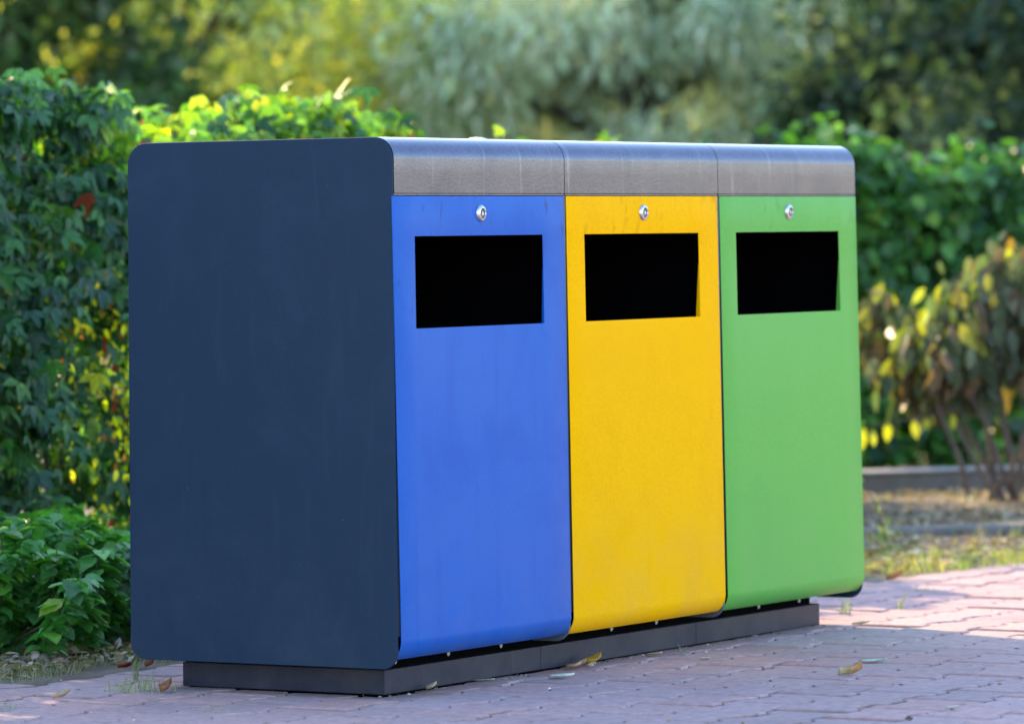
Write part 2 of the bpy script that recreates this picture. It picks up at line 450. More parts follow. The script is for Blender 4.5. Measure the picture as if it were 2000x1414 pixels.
MAT['pale'] = plain('sunlit_top_pale', (0.25, 0.23, 0.225), 0.9, 0, 30, 0.25)  # pale tone standing for sunlight on the wall top
MAT['dark_kerb'] = plain('dark_kerb', (0.13, 0.115, 0.11), 0.95, 0, 20, 0.5)
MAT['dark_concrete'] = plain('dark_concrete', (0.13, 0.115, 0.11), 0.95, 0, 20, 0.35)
def bar(name, P, Q, wd, h, label, cat, z0=-0.05, mat='concrete', joints=0.9, sunlit_cap=False):
    P = Vector(P); Q = Vector(Q); d = (Q-P); L = d.length; d.normalize(); n = Vector((-d.y, d.x))
    root = empty(name, (P.x, P.y, 0), label, cat)
    k = max(1, round(L/joints))
    for i in range(k):
        a0 = P + d*(L*i/k + 0.004); a1 = P + d*(L*(i+1)/k - 0.004)
        q = [a0, a1, a1+n*wd, a0+n*wd]; hh = h + random.uniform(-.004, .004)
        mb = MB(); mb.add([(p.x, p.y, z0) for p in q] + [(p.x, p.y, hh) for p in q],
                          [(0,3,2,1),(4,5,6,7),(0,1,5,4),(1,2,6,5),(2,3,7,6),(3,0,4,7)])
        bevel(mb.build('stone_block', MAT[mat], root), 0.012, 3)
        if sunlit_cap:  # thin pale cap paints the sunlit top edge
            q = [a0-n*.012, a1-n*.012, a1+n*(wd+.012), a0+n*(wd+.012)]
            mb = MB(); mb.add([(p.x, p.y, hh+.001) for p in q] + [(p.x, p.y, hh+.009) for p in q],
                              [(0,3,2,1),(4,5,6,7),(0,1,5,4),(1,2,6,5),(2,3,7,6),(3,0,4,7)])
            bevel(mb.build('sunlit_cap', MAT['pale'], root), 0.005, 2)
    return root
bar('kerb', (3.9, 2.05), (5.75, 0.42), 0.13, 0.048, 'weathered grey kerbstones between sunlit grass and the leaf litter', 'kerb', mat='dark_kerb')
bar('low_wall', (5.4, 3.95), (9.3, 0.72), 0.16, 0.078, 'low pale-topped concrete edging wall in front of the right hedge', 'wall', joints=1.4, sunlit_cap=True, mat='dark_concrete')

# ------------------------------------------------------------------ recycling station
L, D, H = 2.0601, 0.6734, 1.15
ZB, ZBAND, RAD = 0.0636, 1.0345, 0.046
MW = L/3
st_ = empty('recycling_station', (L/2, D/2, 0), 'navy three-bin recycling station with blue, yellow and green doors under a steel cover', 'recycling bin')

def arc(cy, cz, r, a0, a1, n=8):
    return [(cy + r*math.cos(math.radians(a0+(a1-a0)*k/n)), cz + r*math.sin(math.radians(a0+(a1-a0)*k/n))) for k in range(n+1)]
def panel_prof(y0, y1, z0, z1, r, rb):
    return arc(y0+r, z1-r, r, 180, 90) + arc(y1-r, z1-r, r, 90, 0) + arc(y1-rb, z0+rb, rb, 0, -90) + arc(y0+rb, z0+rb, rb, -90, -180)
for x0, x1, lab in ((0, 0.005, 'navy side panel on the left end'), (L-0.005, L, 'navy side panel on the right end')):
    mb = MB(); mb.prism_x(panel_prof(0, D, ZB, H, RAD, 0.036), x0, x1)
    o = bevel(mb.build('side_panel', MAT['navy'], st_), 0.0012, 2, 60); o['label'] = lab
for k in (1, 2):
    mb = MB(); mb.prism_x(panel_prof(0.0005, D-0.01, ZB+0.004, ZBAND-0.004, 0.004, 0.036), k*MW-0.003, k*MW+0.003)
    mb.build('divider_panel', MAT['flange'], st_)
for k in range(4):
    xc = k*MW; a0 = 0.0055 if k == 0 else xc-0.022; a1 = L-0.0055 if k == 3 else xc+0.022
    for (p, q) in (((a0, xc-0.0032),) if k in (1, 2, 3) else ()) + (((xc+0.0032, a1),) if k in (0, 1, 2) else ()):
        if k == 0: p = 0.0055
        if k == 3: q = L-0.0055
        mb = MB(); mb.box((p, 0.002, 0.13), (q, 0.016, ZBAND-0.008)); mb.build('door_jamb', MAT['flange'], st_)

# covers: one folded sheet per bin
def sheet_x(prof, x0, x1, th):
    """folded sheet: profile in (y,z) offset inwards by th"""
    inner = []
    for i, p in enumerate(prof):
        a = Vector(prof[max(i-1, 0)]); c = Vector(prof[min(i+1, len(prof)-1)]); t = (c-a).normalized()
        nn = Vector((t.y, -t.x)); inner.append((p[0]+nn.x*th, p[1]+nn.y*th))
    return prof + inner[::-1]
for k in range(3):
    x0 = k*MW + (0.0054 if k == 0 else 0.0012); x1 = (k+1)*MW - (0.0054 if k == 2 else 0.0012)
    prof = [(-0.001, ZBAND), (-0.001, ZBAND+0.04)] + arc(RAD-0.001, H-RAD+0.001, RAD, 180, 90, 14) + [(0.2, H+0.001)] + arc(D-RAD+0.001, H-RAD+0.001, RAD, 90, 0, 10) + [(D+0.001, ZBAND)]
    pp = sheet_x(prof, x0, x1, 0.002)
    n = len(prof); mb = MB()
    vs = [(x0, y, z) for y, z in pp] + [(x1, y, z) for y, z in pp]; N2 = 2*n; fs = []
    for i in range(N2): fs.append((i, (i+1) % N2, N2+(i+1) % N2, N2+i))
    for i in range(n-1):
        fs.append((i, i+1, N2-2-i, N2-1-i)); fs.append((N2+i, N2+i+1, 2*N2-2-i, 2*N2-1-i))
    mb.add(vs, fs); o = mb.build('top_cover', MAT['cover'], st_); smooth_by_angle(o, 30)
    o['label'] = 'steel cover over the %s door' % ('blue', 'yellow', 'green')[k]
    mb = MB(); mb.box((x0+0.001, 0.0005, ZBAND-0.0045), (x1-0.001, 0.02, ZBAND-0.0012)); mb.build('cover_lip', MAT['cover'], o)

# doors
OL, OR, OT, OB = 0.0811, 0.5917, 0.9452, 0.7545
ZT = 1.0285; ZBOT = 0.082; DR = 0.050; DZ = DR*math.sin(math.radians(56))
def lean(z): return -0.001 - 0.006*(ZT - z)/(ZT - ZBOT)      # the door leans out a centimetre at its foot
def door(k, mat, cname):
    bx = k*MW; x0 = bx + (-0.0035 if k == 0 else 0.0062); x1 = bx + MW - 0.0056
    if k == 2: x1 = bx + MW - 0.003
    xs = [x0, bx+OL, bx+OR, x1]
    ys0 = lean(ZBOT)
    prof = [(lean(z), z) for z in (ZT, OT, OB, 0.5, 0.168, ZBOT+DZ)] + arc(ys0+DR, ZBOT+DZ, DR, 180, 236, 10)[1:] + [(ys0+DR+0.05, ZBOT+0.004)]
    vs = []; fs = []; n = len(prof)
    sub = []
    for a, c in zip(xs, xs[1:]):
        sub.append(a)
    sub.append(xs[-1])
    for x in sub:
        for i, (y, z) in enumerate(prof):
            xx = x
            if x == x0 and k == 0: xx = -0.003 + 0.0095*min(1, (ZT-z)/0.86)
            vs.append((xx, y, z))
    for a in range(3):
        for i in range(n-1):
            if a == 1 and i == 1: continue
            fs.append((a*n+i, (a+1)*n+i, (a+1)*n+i+1, a*n+i+1))
    mb = MB(); mb.add(vs, fs)
    o = mb.build('door', mat, st_); smooth_by_angle(o, 30)
    so = o.modifiers.new('sheet', 'SOLIDIFY'); so.thickness = 0.002; so.offset = -1 if o.data.polygons[0].normal.y < 0 else 1
    bevel(o, 0.0007, 2, 50); o['label'] = cname + ' door'
    # folded returns of the slot: wedge on the right, lip along the bottom
    yf = lean(OB)
    mb = MB(); mb.prism_x([(lean(OT-0.07)+0.0022, OT-0.07), (yf+0.0022, OB), (yf+(0.006, 0.011, 0.012)[k], OB)], bx+OR-0.0008, bx+OR+0.0010)
    mb.build('slot_gusset', mat, o)
    mb = MB(); mb.prism_x([(yf+0.0005, OB+0.0004), (yf+0.0005, OB-0.0016), (yf+0.012, OB-0.006), (yf+0.012, OB-0.004)], bx+OL, bx+OR)
    mb.build('slot_lip', mat, o)
    # lock
    lx, lz = bx+MW/2 - 0.003, 0.992; ly = lean(lz)
    mb = MB(); mb.lathe_y(lx, lz, [(0.0185, ly+0.001), (0.0185, ly-0.001), (0.0172, ly-0.0035), (0.0135, ly-0.006), (0.0112, ly-0.0064), (0.0105, ly-0.0055), (0.0100, ly-0.001)], 48)
    lk = mb.build('lock', MAT['steel_bright'], o, True); smooth_by_angle(lk, 50)
    mb = MB(); mb.lathe_y(lx, lz, [(0.0097, ly-0.0005), (0.0097, ly-0.0028), (0.0085, ly-0.0033)], 40)
    mb.build('lock_barrel', MAT['steel_dark'], lk)
    mb = MB(); mb.prism_x([(ly-0.0030, lz-0.006), (ly-0.0055, lz-0.004), (ly-0.0055, lz+0.003), (ly-0.0030, lz+0.006)], lx-0.0022, lx+0.0022)
    mb.build('lock_pin', MAT['steel_bright'], lk)
    # hinge bolts under the foot of the door
    for fx in ([0.095, 0.30, 0.51] if k == 0 else [0.29, 0.49] if k == 1 else [0.285, 0.485]):
        xx = bx + fx
        mb = MB()
        for r, za, zb_ in ((0.0025, 0.066, 0.084), (0.0040, 0.069, 0.0730)):
            mb.add([(xx+r*math.cos(q*math.pi/3), 0.068+r*math.sin(q*math.pi/3), zz) for zz in (za, zb_) for q in range(6)],
                   [tuple(range(6))[::-1], tuple(range(6, 12))] + [(q, (q+1) % 6, 6+(q+1) % 6, 6+q) for q in range(6)])
        mb.build('hinge_bolt', MAT['steel_dull'], st_)
    # inner bin behind the door
    mb = MB(); a, c = bx+0.035, bx+MW-0.035
    y0_, y1_, zt_, zb2 = 0.045, 0.60, 0.735, 0.11
    mb.add([(a,y0_,zb2),(c,y0_,zb2),(c,y1_,zb2),(a,y1_,zb2),(a,y0_,zt_),(c,y0_,zt_),(c,y1_,zt_),(a,y1_,zt_)],
           [(0,3,2,1),(0,1,5,4),(1,2,6,5),(2,3,7,6),(3,0,4,7)])
    o2 = mb.build('inner_bin', MAT['black'], st_); s2 = o2.modifiers.new('t', 'SOLIDIFY'); s2.thickness = 0.003
    # black sheets painting the compartment's inner shade: sides, back, ceiling
    mb = MB(); a, c = bx+0.0235, bx+MW-0.0235
    mb.add([(a,.03,ZB+.03),(a,D-.03,ZB+.03),(a,D-.03,ZBAND+.02),(a,.03,ZBAND+.02),(c,.03,ZB+.03),(c,D-.03,ZB+.03),(c,D-.03,ZBAND+.02),(c,.03,ZBAND+.02)],
           [(0,1,2,3),(4,7,6,5),(1,5,6,2),(3,2,6,7),(0,4,5,1)])
    mb.build('shade_lining', MAT['black'], st_)
door(0, MAT['blue'], 'blue'); door(1, MAT['yellow'], 'yellow'); door(2, MAT['green'], 'green')
mb = MB(); mb.box((0.006, D-0.012, ZB+0.02), (L-0.006, D-0.006, ZBAND+0.03)); mb.build('back_panel', MAT['navy'], st_)
mb = MB(); mb.box((0.006, 0.088, ZB+0.0127), (L-0.006, D-0.02, ZB+0.018)); mb.build('floor_panel', MAT['black'], st_)
PX0, PX1, PY0, PY1 = 0.0713, 1.984, 0.0793, 0.59
cuts = [PX0, MW+0.006, 2*MW+0.006, PX1]
for a, c in zip(cuts, cuts[1:]):
    mb = MB(); mb.box((a+0.0005, PY0, 0.004), (c-0.0005, PY1, 0.0545)); bevel(mb.build('plinth', MAT['plinth'], st_), 0.0015, 2)
mb = MB(); mb.box((PX0+.01, PY0+.01, -0.01), (PX1-.01, PY1-.01, 0.006)); mb.build('foot', MAT['black'], st_)
mb = MB(); mb.box((PX0+.02, 0.095, 0.0535), (PX1-.02, 0.58, ZB+0.0125)); mb.build('floor_frame', MAT['black'], st_)  # black, painting the shade in the gap over the plinth

# ------------------------------------------------------------------ foliage builders
def interp(pts, x):
    xs_, ys_ = zip(*pts); return np.interp(x, xs_, ys_)

def hedge(name, label, P, Q, top_pts, depth, n_leaf, palette_fn, size, shoots=(), droop=0.6, zmin=0.0, clump=700, tmpl=None, specks=None, extra_left=0.0):
    """leafy wall from P to Q (front line), top_pts: (distance along, height)"""
    reseed(label)
    P = np.array(P, float); Q = np.array(Q, float); dv = Q-P; Ln = np.linalg.norm(dv); d = dv/Ln; nb = np.array([-d[1], d[0]])
    root = empty(name, (float(P[0]+dv[0]/2+nb[0]*depth/2), float(P[1]+dv[1]/2+nb[1]*depth/2), 0), label, 'hedge')
    # clumps scattered over the front, the top and the inside
    s = rng.uniform(0, Ln, clump); s = np.where(rng.random(clump) < extra_left, rng.uniform(0, 3.9, clump), s); ht = interp(top_pts, s)  # extra_left crowds the off-view left end to stop sun dapples
    kind = rng.random(clump)
    zz = np.where(kind < 0.72, zmin + (ht-0.08-zmin)*rng.random(clump)**0.85, ht - rng.uniform(0.05, 0.16, clump))
    dd = np.where(kind < 0.42, rng.normal(0.03, 0.05, clump) + 0.10*(zz/ht)**3, rng.uniform(0.05, depth, clump))
    rad = rng.uniform(0.07, 0.15, clump)
    ci = rng.integers(0, clump, n_leaf)
    v_ = nrm(rng.normal(size=(n_leaf, 3))) * rng.random((n_leaf, 1))**(0.45)
    c3 = np.stack([P[0]+d[0]*s+nb[0]*dd, P[1]+d[1]*s+nb[1]*dd, zz], 1)
    p = c3[ci] + v_*rad[ci][:, None]*np.array([1, 1, 0.85])
    out = np.array([-nb[0], -nb[1], 0.0])
    tip = out*0.55 + rng.normal(0, 0.45, (n_leaf, 3)) + np.array([0, 0, -droop]) 
    nor = out*0.55 + np.array([0, 0, 0.65]) + rng.normal(0, 0.38, (n_leaf, 3))
    p[:, 2] = np.maximum(p[:, 2], 0.03)
    # shoots rising above the top
    extra = []
    mbs = MB()
    for (sx, hgt, dep_, n) in shoots:
        base = np.array([P[0]+d[0]*sx+nb[0]*dep_, P[1]+d[1]*sx+nb[1]*dep_, interp(top_pts, sx)-0.15])
        top_ = base + np.array([rng.normal(0, .05), rng.normal(0, .05), hgt+0.15])
        mbs.tube([base, (base+top_)/2 + np.array([.015, 0, 0]), top_], [0.006, 0.004, 0.002], 5)
        for _ in range(n):
            t = 1-rng.random()**1.3*0.85; extra.append(base + (top_-base)*t + rng.normal(0, .05, 3)*np.array([1, 1, .6]))
    if extra:
        ex = np.array(extra); ex[:, 2] -= 0.02
        p = np.vstack([p, ex]); k = len(ex)
        tip = np.vstack([tip, rng.normal(0, .6, (k, 3)) + np.array([0, 0, -.2])]); nor = np.vstack([nor, np.array([0, 0, 1]) + rng.normal(0, .5, (k, 3))])
    n = len(p)
    leaves('foliage', p, tip, nor, rng.uniform(0.6, 1.3, n)*size, tmpl or LEAF_BROAD, palette_fn(p), MAT['vine_leaf'], root)
    if specks is not None:
        sp = np.array(specks(P, d, nb)); k = len(sp)  # bright yellow paints backlit glow; a few red leaves mixed in
        leaves('backlit_tint_leaves', sp, rng.normal(0, .5, (k, 3)) + np.array([0, 0, -.8]), rng.normal(0, .5, (k, 3)) + np.array([-.85, -.5, .2]), rng.uniform(.014, .04, k), LEAF_OVAL,
               pick(k, [(8, (0.98, 0.82, 0.01)), (3, (0.55, 0.60, 0.02)), (2.2, (0.85, 0.20, 0.03)), (1.0, (0.55, 0.04, 0.02))]), MAT['vine_leaf'], root)
    # woody stems inside
    for q in range(int(Ln*7)):
        s0 = rng.uniform(0, Ln); h0 = interp(top_pts, s0)
        pts = []
        x0, y0 = P[0]+d[0]*s0+nb[0]*(0.12+0.2*rng.random()), P[1]+d[1]*s0+nb[1]*(0.12+0.2*rng.random())
        for t in np.linspace(0, 1, 6):
            pts.append((x0+rng.normal(0, .03)+t*rng.normal(0, .02), y0+rng.normal(0, .03), -0.01+t*(h0-0.1)))
        mbs.tube(pts, [0.012*(1-0.7*t) for t in np.linspace(0, 1, 6)], 5)
    # shoots and inner stems go into one dark bark mesh
    mbs.build('stems', MAT['dark_bark'], root, True)
    return root

def pal_vine(p):
    n = len(p)
    c = pick(n, [(6, (0.032, 0.10, 0.040)), (5, (0.045, 0.14, 0.04)), (3, (0.028, 0.085, 0.05)), (1.5, (0.09, 0.21, 0.04)), (0.15, (0.45, 0.36, 0.02)), (0.05, (0.20, 0.03, 0.02))])
    tp = rng.random(n) < np.clip((p[:, 2]-1.08)/0.15, 0, 1)*0.8*(p[:, 0] > 2.35)  # puts the sunlit yellow-green of the top into the leaf colour
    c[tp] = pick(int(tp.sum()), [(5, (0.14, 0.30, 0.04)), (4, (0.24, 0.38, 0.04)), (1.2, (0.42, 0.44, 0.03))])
    # yellow and red leaves; backlit patch low left and sunlit top painted in
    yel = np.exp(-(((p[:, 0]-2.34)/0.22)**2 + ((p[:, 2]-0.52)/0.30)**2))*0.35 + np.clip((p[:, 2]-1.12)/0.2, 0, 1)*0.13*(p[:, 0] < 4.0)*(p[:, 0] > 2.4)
    mk = rng.random(n) < yel
    c[mk] = pick(int(mk.sum()), [(5, (0.50, 0.50, 0.02)), (7, (0.20, 0.36, 0.04)), (0.25, (0.50, 0.14, 0.03)), (0.15, (0.28, 0.02, 0.02))])
    return c
def pal_right(p):
    return pick(len(p), [(5, (0.045, 0.13, 0.035)), (4, (0.075, 0.20, 0.04)), (2, (0.04, 0.10, 0.05)), (1.2, (0.15, 0.30, 0.045)), (0.04, (0.2, 0.05, 0.04)), (0.25, (0.4, 0.3, 0.04))])

# left hedge: front line y = 2.45
X0 = -2.2
def sx(x): return x - X0
tops = [(0, 1.7), (sx(1.2), 1.68), (sx(1.7), 1.42), (sx(2.10), 1.42), (sx(2.30), 1.42), (sx(2.42), 1.36), (sx(2.5), 1.27), (sx(2.65), 1.24), (sx(2.95), 1.29), (sx(3.25), 1.32), (sx(3.6), 1.36), (sx(3.95), 1.34), (sx(4.1), 1.2), (sx(4.3), 0.95), (sx(5.0), 0.85), (sx(6.5), 0.8)]  # off-view left end made taller to throw shade on the paving
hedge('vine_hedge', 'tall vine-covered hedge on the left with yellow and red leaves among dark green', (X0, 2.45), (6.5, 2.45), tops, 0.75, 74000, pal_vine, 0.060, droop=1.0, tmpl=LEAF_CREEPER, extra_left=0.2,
      specks=lambda P, d, nb: [(2.36+rng.normal(0, .16)+.25*t, 2.43+rng.uniform(-.06, .05), .78-.58*t+rng.normal(0, .06)) for t in rng.random(520)],
      shoots=[(sx(2.46), 0.06, .2, 14), (sx(2.75), 0.05, .15, 20), (sx(3.2), 0.06, .2, 24), (sx(3.65), 0.06, .25, 30), (sx(3.97), 0.08, .25, 26), (sx(4.15), 0.12, .25, 20),
              (sx(4.78), 0.42, .25, 26), (sx(4.9), 0.43, .25, 26), (sx(5.05), 0.42, .25, 24), (sx(5.32), 0.47, .25, 24), (sx(5.45), 0.44, .25, 24), (sx(5.62), 0.42, .25, 24), (sx(6.2), 0.46, .25, 20)], clump=2300)
rt = [(0, 1.1), (0.7, 1.28), (1.0, 1.33), (1.25, 1.27), (1.45, 1.22), (1.6, 1.27), (1.75, 1.26), (1.95, 1.2), (2.6, 1.2), (4.2, 1.15)]
hedge('leafy_hedge', 'bright green hedge on the right behind the low concrete wall', (7.9, 4.05), (11.3, 1.45), rt, 0.6, 36000, pal_right, 0.074,
      shoots=[(0.75, .1, .2, 25), (1.02, .1, .2, 30), (1.55, .08, .2, 30), (1.8, .08, .2, 30)], droop=0.4, clump=1200)

# low bush in front on the left
def bush(name, label, cx, cy, rx, ry, h, n, size, palette, tmpl, z0=0.02):
    reseed(label)
    root = empty(name, (cx, cy, 0), label, 'bush')
    ns = 46; P = []; TP = []; NR = []
    mbs = MB()
    for q in range(ns*4):
        a = rng.uniform(0, 2*math.pi); r = math.sqrt(rng.random())
        bx_, by_ = cx + rx*r*math.cos(a), cy + ry*r*math.sin(a)
        hh = h*(1 - 0.35*r**2.5)*rng.uniform(0.78, 1.03)
        tx_, ty_ = bx_ + rng.normal(0, .03) + 0.05*math.cos(a), by_ + rng.normal(0, .03) + 0.05*math.sin(a)
        if q % 2 == 0: mbs.tube([(bx_*.6+cx*.4, by_*.6+cy*.4, 0), ((bx_+tx_)/2, (by_+ty_)/2, hh*.55), (tx_, ty_, hh)], [0.004, 0.003, 0.0015], 5)
        m_ = max(1, n//(ns*4))
        t = 1 - rng.random(m_)**1.25*0.92
        base = np.stack([bx_ + (tx_-bx_)*t, by_ + (ty_-by_)*t, hh*t], 1)
        an = rng.uniform(0, 2*math.pi, m_); od = np.stack([np.cos(an), np.sin(an), np.zeros(m_)], 1)
        P.append(base + od*0.01); TP.append(od + np.array([math.cos(a)*.5*r, math.sin(a)*.5*r, 0]) + np.array([0, 0, -0.30]) + rng.normal(0, .22, (m_, 3)))
        NR.append(np.array([0, 0, 1.0]) + rng.normal(0, .28, (m_, 3)))
    P = np.vstack(P); TP = np.vstack(TP); NR = np.vstack(NR); P[:, 2] = np.maximum(P[:, 2], z0+0.015)
    leaves('foliage', P, TP, NR, rng.uniform(.65, 1.25, len(P))*size, tmpl, pick(len(P), palette), MAT['vine_leaf'], root)
    mbs.build('stems', MAT['bark'], root, True)
    return root
LEAF_SERR = T([(0,0,0),(-.22,.10,.05),(-.40,.30,.06),(-.36,.42,.04),(-.38,.55,.02),(-.24,.72,0),(-.2,.84,-.03),(0,1.1,-.14),(.2,.84,-.03),(.24,.72,0),(.38,.55,.02),(.36,.42,.04),(.40,.30,.06),(.22,.10,.05),(0,.3,-.03),(0,.6,-.06),(0,.84,-.1)],
              [(0,14,2,1),(14,15,4,3),(14,3,2),(15,5,4),(15,16,6,5),(16,7,6),(0,13,12,14),(14,11,10,15),(14,12,11),(15,10,9),(15,9,8,16),(16,8,7)])
bush('leafy_bush', 'low bright green leafy bush at the paving edge left of the navy side panel', 0.72, 1.80, 0.95, 0.60, 0.31, 7600, 0.053,
     [(5, (0.11, 0.32, 0.075)), (4, (0.09, 0.26, 0.08)), (2, (0.17, 0.42, 0.07)), (0.2, (0.3, 0.42, 0.05))], LEAF_SERR)

# right shrub: bent stems, drooping oval leaves
def right_shrub():
    reseed('shrub')
    root = empty('drooping_shrub', (6.68, 1.84, 0), 'small drooping shrub with yellowing oval leaves and bare crooked stems on the right', 'shrub')
    mbs = MB(); heads = []
    C0 = np.array([6.66, 1.84, 0.0])
    tgt = [(6.48, 2.08, .60), (6.50, 2.03, .68), (6.55, 1.95, .76), (6.66, 1.80, .88), (6.78, 1.62, .84), (6.9, 1.7, .74), (6.62, 2.2, .68), (6.85, 2.05, .82), (6.45, 2.0, .58), (6.75, 1.5, .66), (6.95, 1.5, .72)]
    for i, tg in enumerate(tgt):
        b0 = C0 + np.array([rng.normal(0, .05), rng.normal(0, .05), -0.01]); tg = np.array(tg)
        mid = b0*0.55 + tg*0.45 + np.array([rng.normal(0, .03), rng.normal(0, .03), .04]); q3 = b0*.22+tg*.78+np.array([0, 0, .05])
        mbs.tube([b0, b0*.8+tg*.2+rng.normal(0, .012, 3), mid, q3, tg], [0.012, .010, .008, .005, .0025], 7)
        for _ in range(9):
            t = rng.uniform(0.45, 1.0); a = (mid*(1-t)+tg*t) if t < 1 else tg
            e = a + np.array([rng.normal(0, .11), rng.normal(0, .11), rng.uniform(-.05, .07)])
            mbs.tube([a, (a+e)/2+np.array([0, 0, .02]), e, e+np.array([rng.normal(0, .02), rng.normal(0, .02), -.08])], [.004, .003, .002, .001], 5)
            heads.append((a, e))
    k = 58; P = []; n = 0
    for a, e in heads:
        t = rng.random((k, 1)); p = a + (e-a)*t + rng.normal(0, .035, (k, 3)); p[:, 2] -= rng.random(k)**1.5*0.27*np.where(rng.random(k) < .6, 1, .3); P.append(p)
    P = np.vstack(P); P = P[P[:, 2] > np.where(P[:, 0] < 6.56, 0.45, 0.33) + 0.12*rng.random(len(P))]; n = len(P)
    tip = rng.normal(0, .3, (n, 3)) + np.array([0, 0, -1.0]); nor = rng.normal(0, .6, (n, 3)) + np.array([-.85, -.52, .15])
    cols = pick(n, [(5, (0.10, 0.125, 0.075)), (3, (0.14, 0.14, 0.08)), (2.5, (0.16, 0.10, 0.06)), (1, (0.2, 0.2, .06))])
    f = np.clip(1.1 - np.linalg.norm((P - np.array([6.45, 2.12, .72]))/np.array([.16, .2, .2]), axis=1)*.6, 0, 1)*.7 + np.clip((P[:, 2]-.8)/.1, 0, 1)*.25
    mk = rng.random(n) < f
    cols[mk] = pick(int(mk.sum()), [(4, (0.36, 0.31, 0.04)), (2, (0.25, 0.27, 0.045)), (1, (0.30, 0.15, 0.07))])  # yellow raised to paint light coming through the upper leaves
    leaves('foliage', P, tip, nor, rng.uniform(.6, 1.3, n)*0.092, LEAF_OVAL, cols, MAT['vine_leaf'], root)
    mbs.build('stems', MAT['bark'], root, True)
    # low twig reaching left with four yellow leaves
    mb = MB(); mb.tube([(6.62, 1.9, .33), (6.52, 2.03, .315), (6.45, 2.12, .30), (6.38, 2.24, .275)], [.004, .003, .003, .002], 6)
    tw = mb.build('twig', MAT['bark'], root, True)
    pp = np.array([(6.385, 2.235, .275), (6.395, 2.21, .27), (6.425, 2.165, .295), (6.47, 2.09, .30), (6.49, 2.05, .31), (6.55, 1.98, .32)])
    for q in range(6):
        leaves('yellow_leaf', pp[q:q+1], np.array([[0.0, 0.0, -1.0]]) + rng.normal(0, .12, (1, 3)), np.array([[-.85, -.5, 0.1]]) + rng.normal(0, .3, (1, 3)),
               np.array([(.08, .06, .075, .07, .05, .06)[q]]), LEAF_OVAL, np.array([[0.50, 0.46, 0.03]]), MAT['vine_leaf'], tw)
    return root
right_shrub()

# thin weed stalk beside the green bin, behind
root = empty('weed_stalk', (4.27, 1.06, 0), 'thin tall weed stalk standing by the kerb just right of the green door', 'weed')
mb = MB(); mb.tube([(4.27, 1.06, 0), (4.26, 1.075, .08), (4.245, 1.095, .16), (4.225, 1.125, .22)], [.003, .0025, .002, .001], 5); mb.build('stem', MAT['bark'], root, True)
t = rng.random(26); P = np.stack([4.27-.045*t**1.5, 1.06+.065*t**1.5, .03+.19*t], 1)
leaves('leaf_cluster', P, rng.normal(0, .6, (26, 3)), rng.normal(0, 1, (26, 3)), np.where(t < .3, .045, .018), LEAF_OVAL, pick(26, [(2, (0.24, 0.30, 0.10)), (1, (0.4, 0.36, 0.16))]), MAT['vine_leaf'], root)

# ------------------------------------------------------------------ trees behind
def tree(name, label, cx, cy, h, rx, rz, zc, n, size, palette, tmpl=LEAF_SIMPLE, droop=0.3, nclump=110, group=None, trunk_r=0.16, mat='tree_leaf'):
    reseed(label)
    root = empty(name, (cx, cy, 0), label, 'tree', group)
    mbs = MB()
    mbs.tube([(cx, cy, -.02), (cx+.05, cy-.03, zc*.4), (cx-.05, cy+.04, zc), (cx, cy, h*.85)], [trunk_r, trunk_r*.8, trunk_r*.5, .03], 9)
    cl = nrm(rng.normal(size=(nclump, 3)))*(rng.random((nclump, 1))**.42)
    cl = np.array([cx, cy, zc]) + cl*np.array([rx, rx, rz])
    cl[:, 2] = np.maximum(cl[:, 2], 0.5)
    for c_ in cl[::3]:
        z0 = max(.4, min(c_[2]-.4, zc)); s0 = np.array([cx, cy, z0]); mid = (s0+c_)/2+np.array([0, 0, .15])
        mbs.tube([s0, mid, c_], [.045, .025, .008], 5)
    mbs.build('trunk', MAT['dark_bark'], root, True)
    rad = rng.uniform(.25, .6, nclump)*rx/2.2
    ci = rng.integers(0, nclump, n); v_ = nrm(rng.normal(size=(n, 3)))*(rng.random((n, 1))**.5)
    p = cl[ci] + v_*rad[ci][:, None]*np.array([1, 1, .9]); p[:, 2] = np.maximum(p[:, 2], .15)
    tip = v_*.6 + rng.normal(0, .5, (n, 3)) + np.array([0, 0, -droop]); nor = v_*.6 + np.array([0, 0, .6]) + rng.normal(0, .4, (n, 3))
    leaves('crown', p, tip, nor, rng.uniform(.7, 1.3, n)*size, tmpl, palette(p), MAT[mat], root)
    return root
P_dark = lambda p: pick(len(p), [(5, (0.075, 0.13, 0.055)), (3, (0.09, 0.18, 0.06)), (2, (0.045, 0.075, 0.045)), (1, (.17, .22, .15))])
P_willow = lambda p: pick(len(p), [(5, (0.60, 0.70, 0.50)), (3, (0.48, 0.60, 0.38)), (2, (0.68, 0.76, 0.60)), (.5, (0.5, .5, .2))])
P_yel = lambda p: pick(len(p), [(4, (0.66, 0.66, 0.26)), (3, (0.46, 0.54, 0.28)), (2.5, (0.85, 0.74, 0.14)), (2, (0.34, 0.40, 0.26))])
P_blue = lambda p: pick(len(p), [(5, (0.05, 0.085, 0.065)), (3, (0.07, 0.12, 0.08)), (1, (0.13, 0.18, 0.12))])
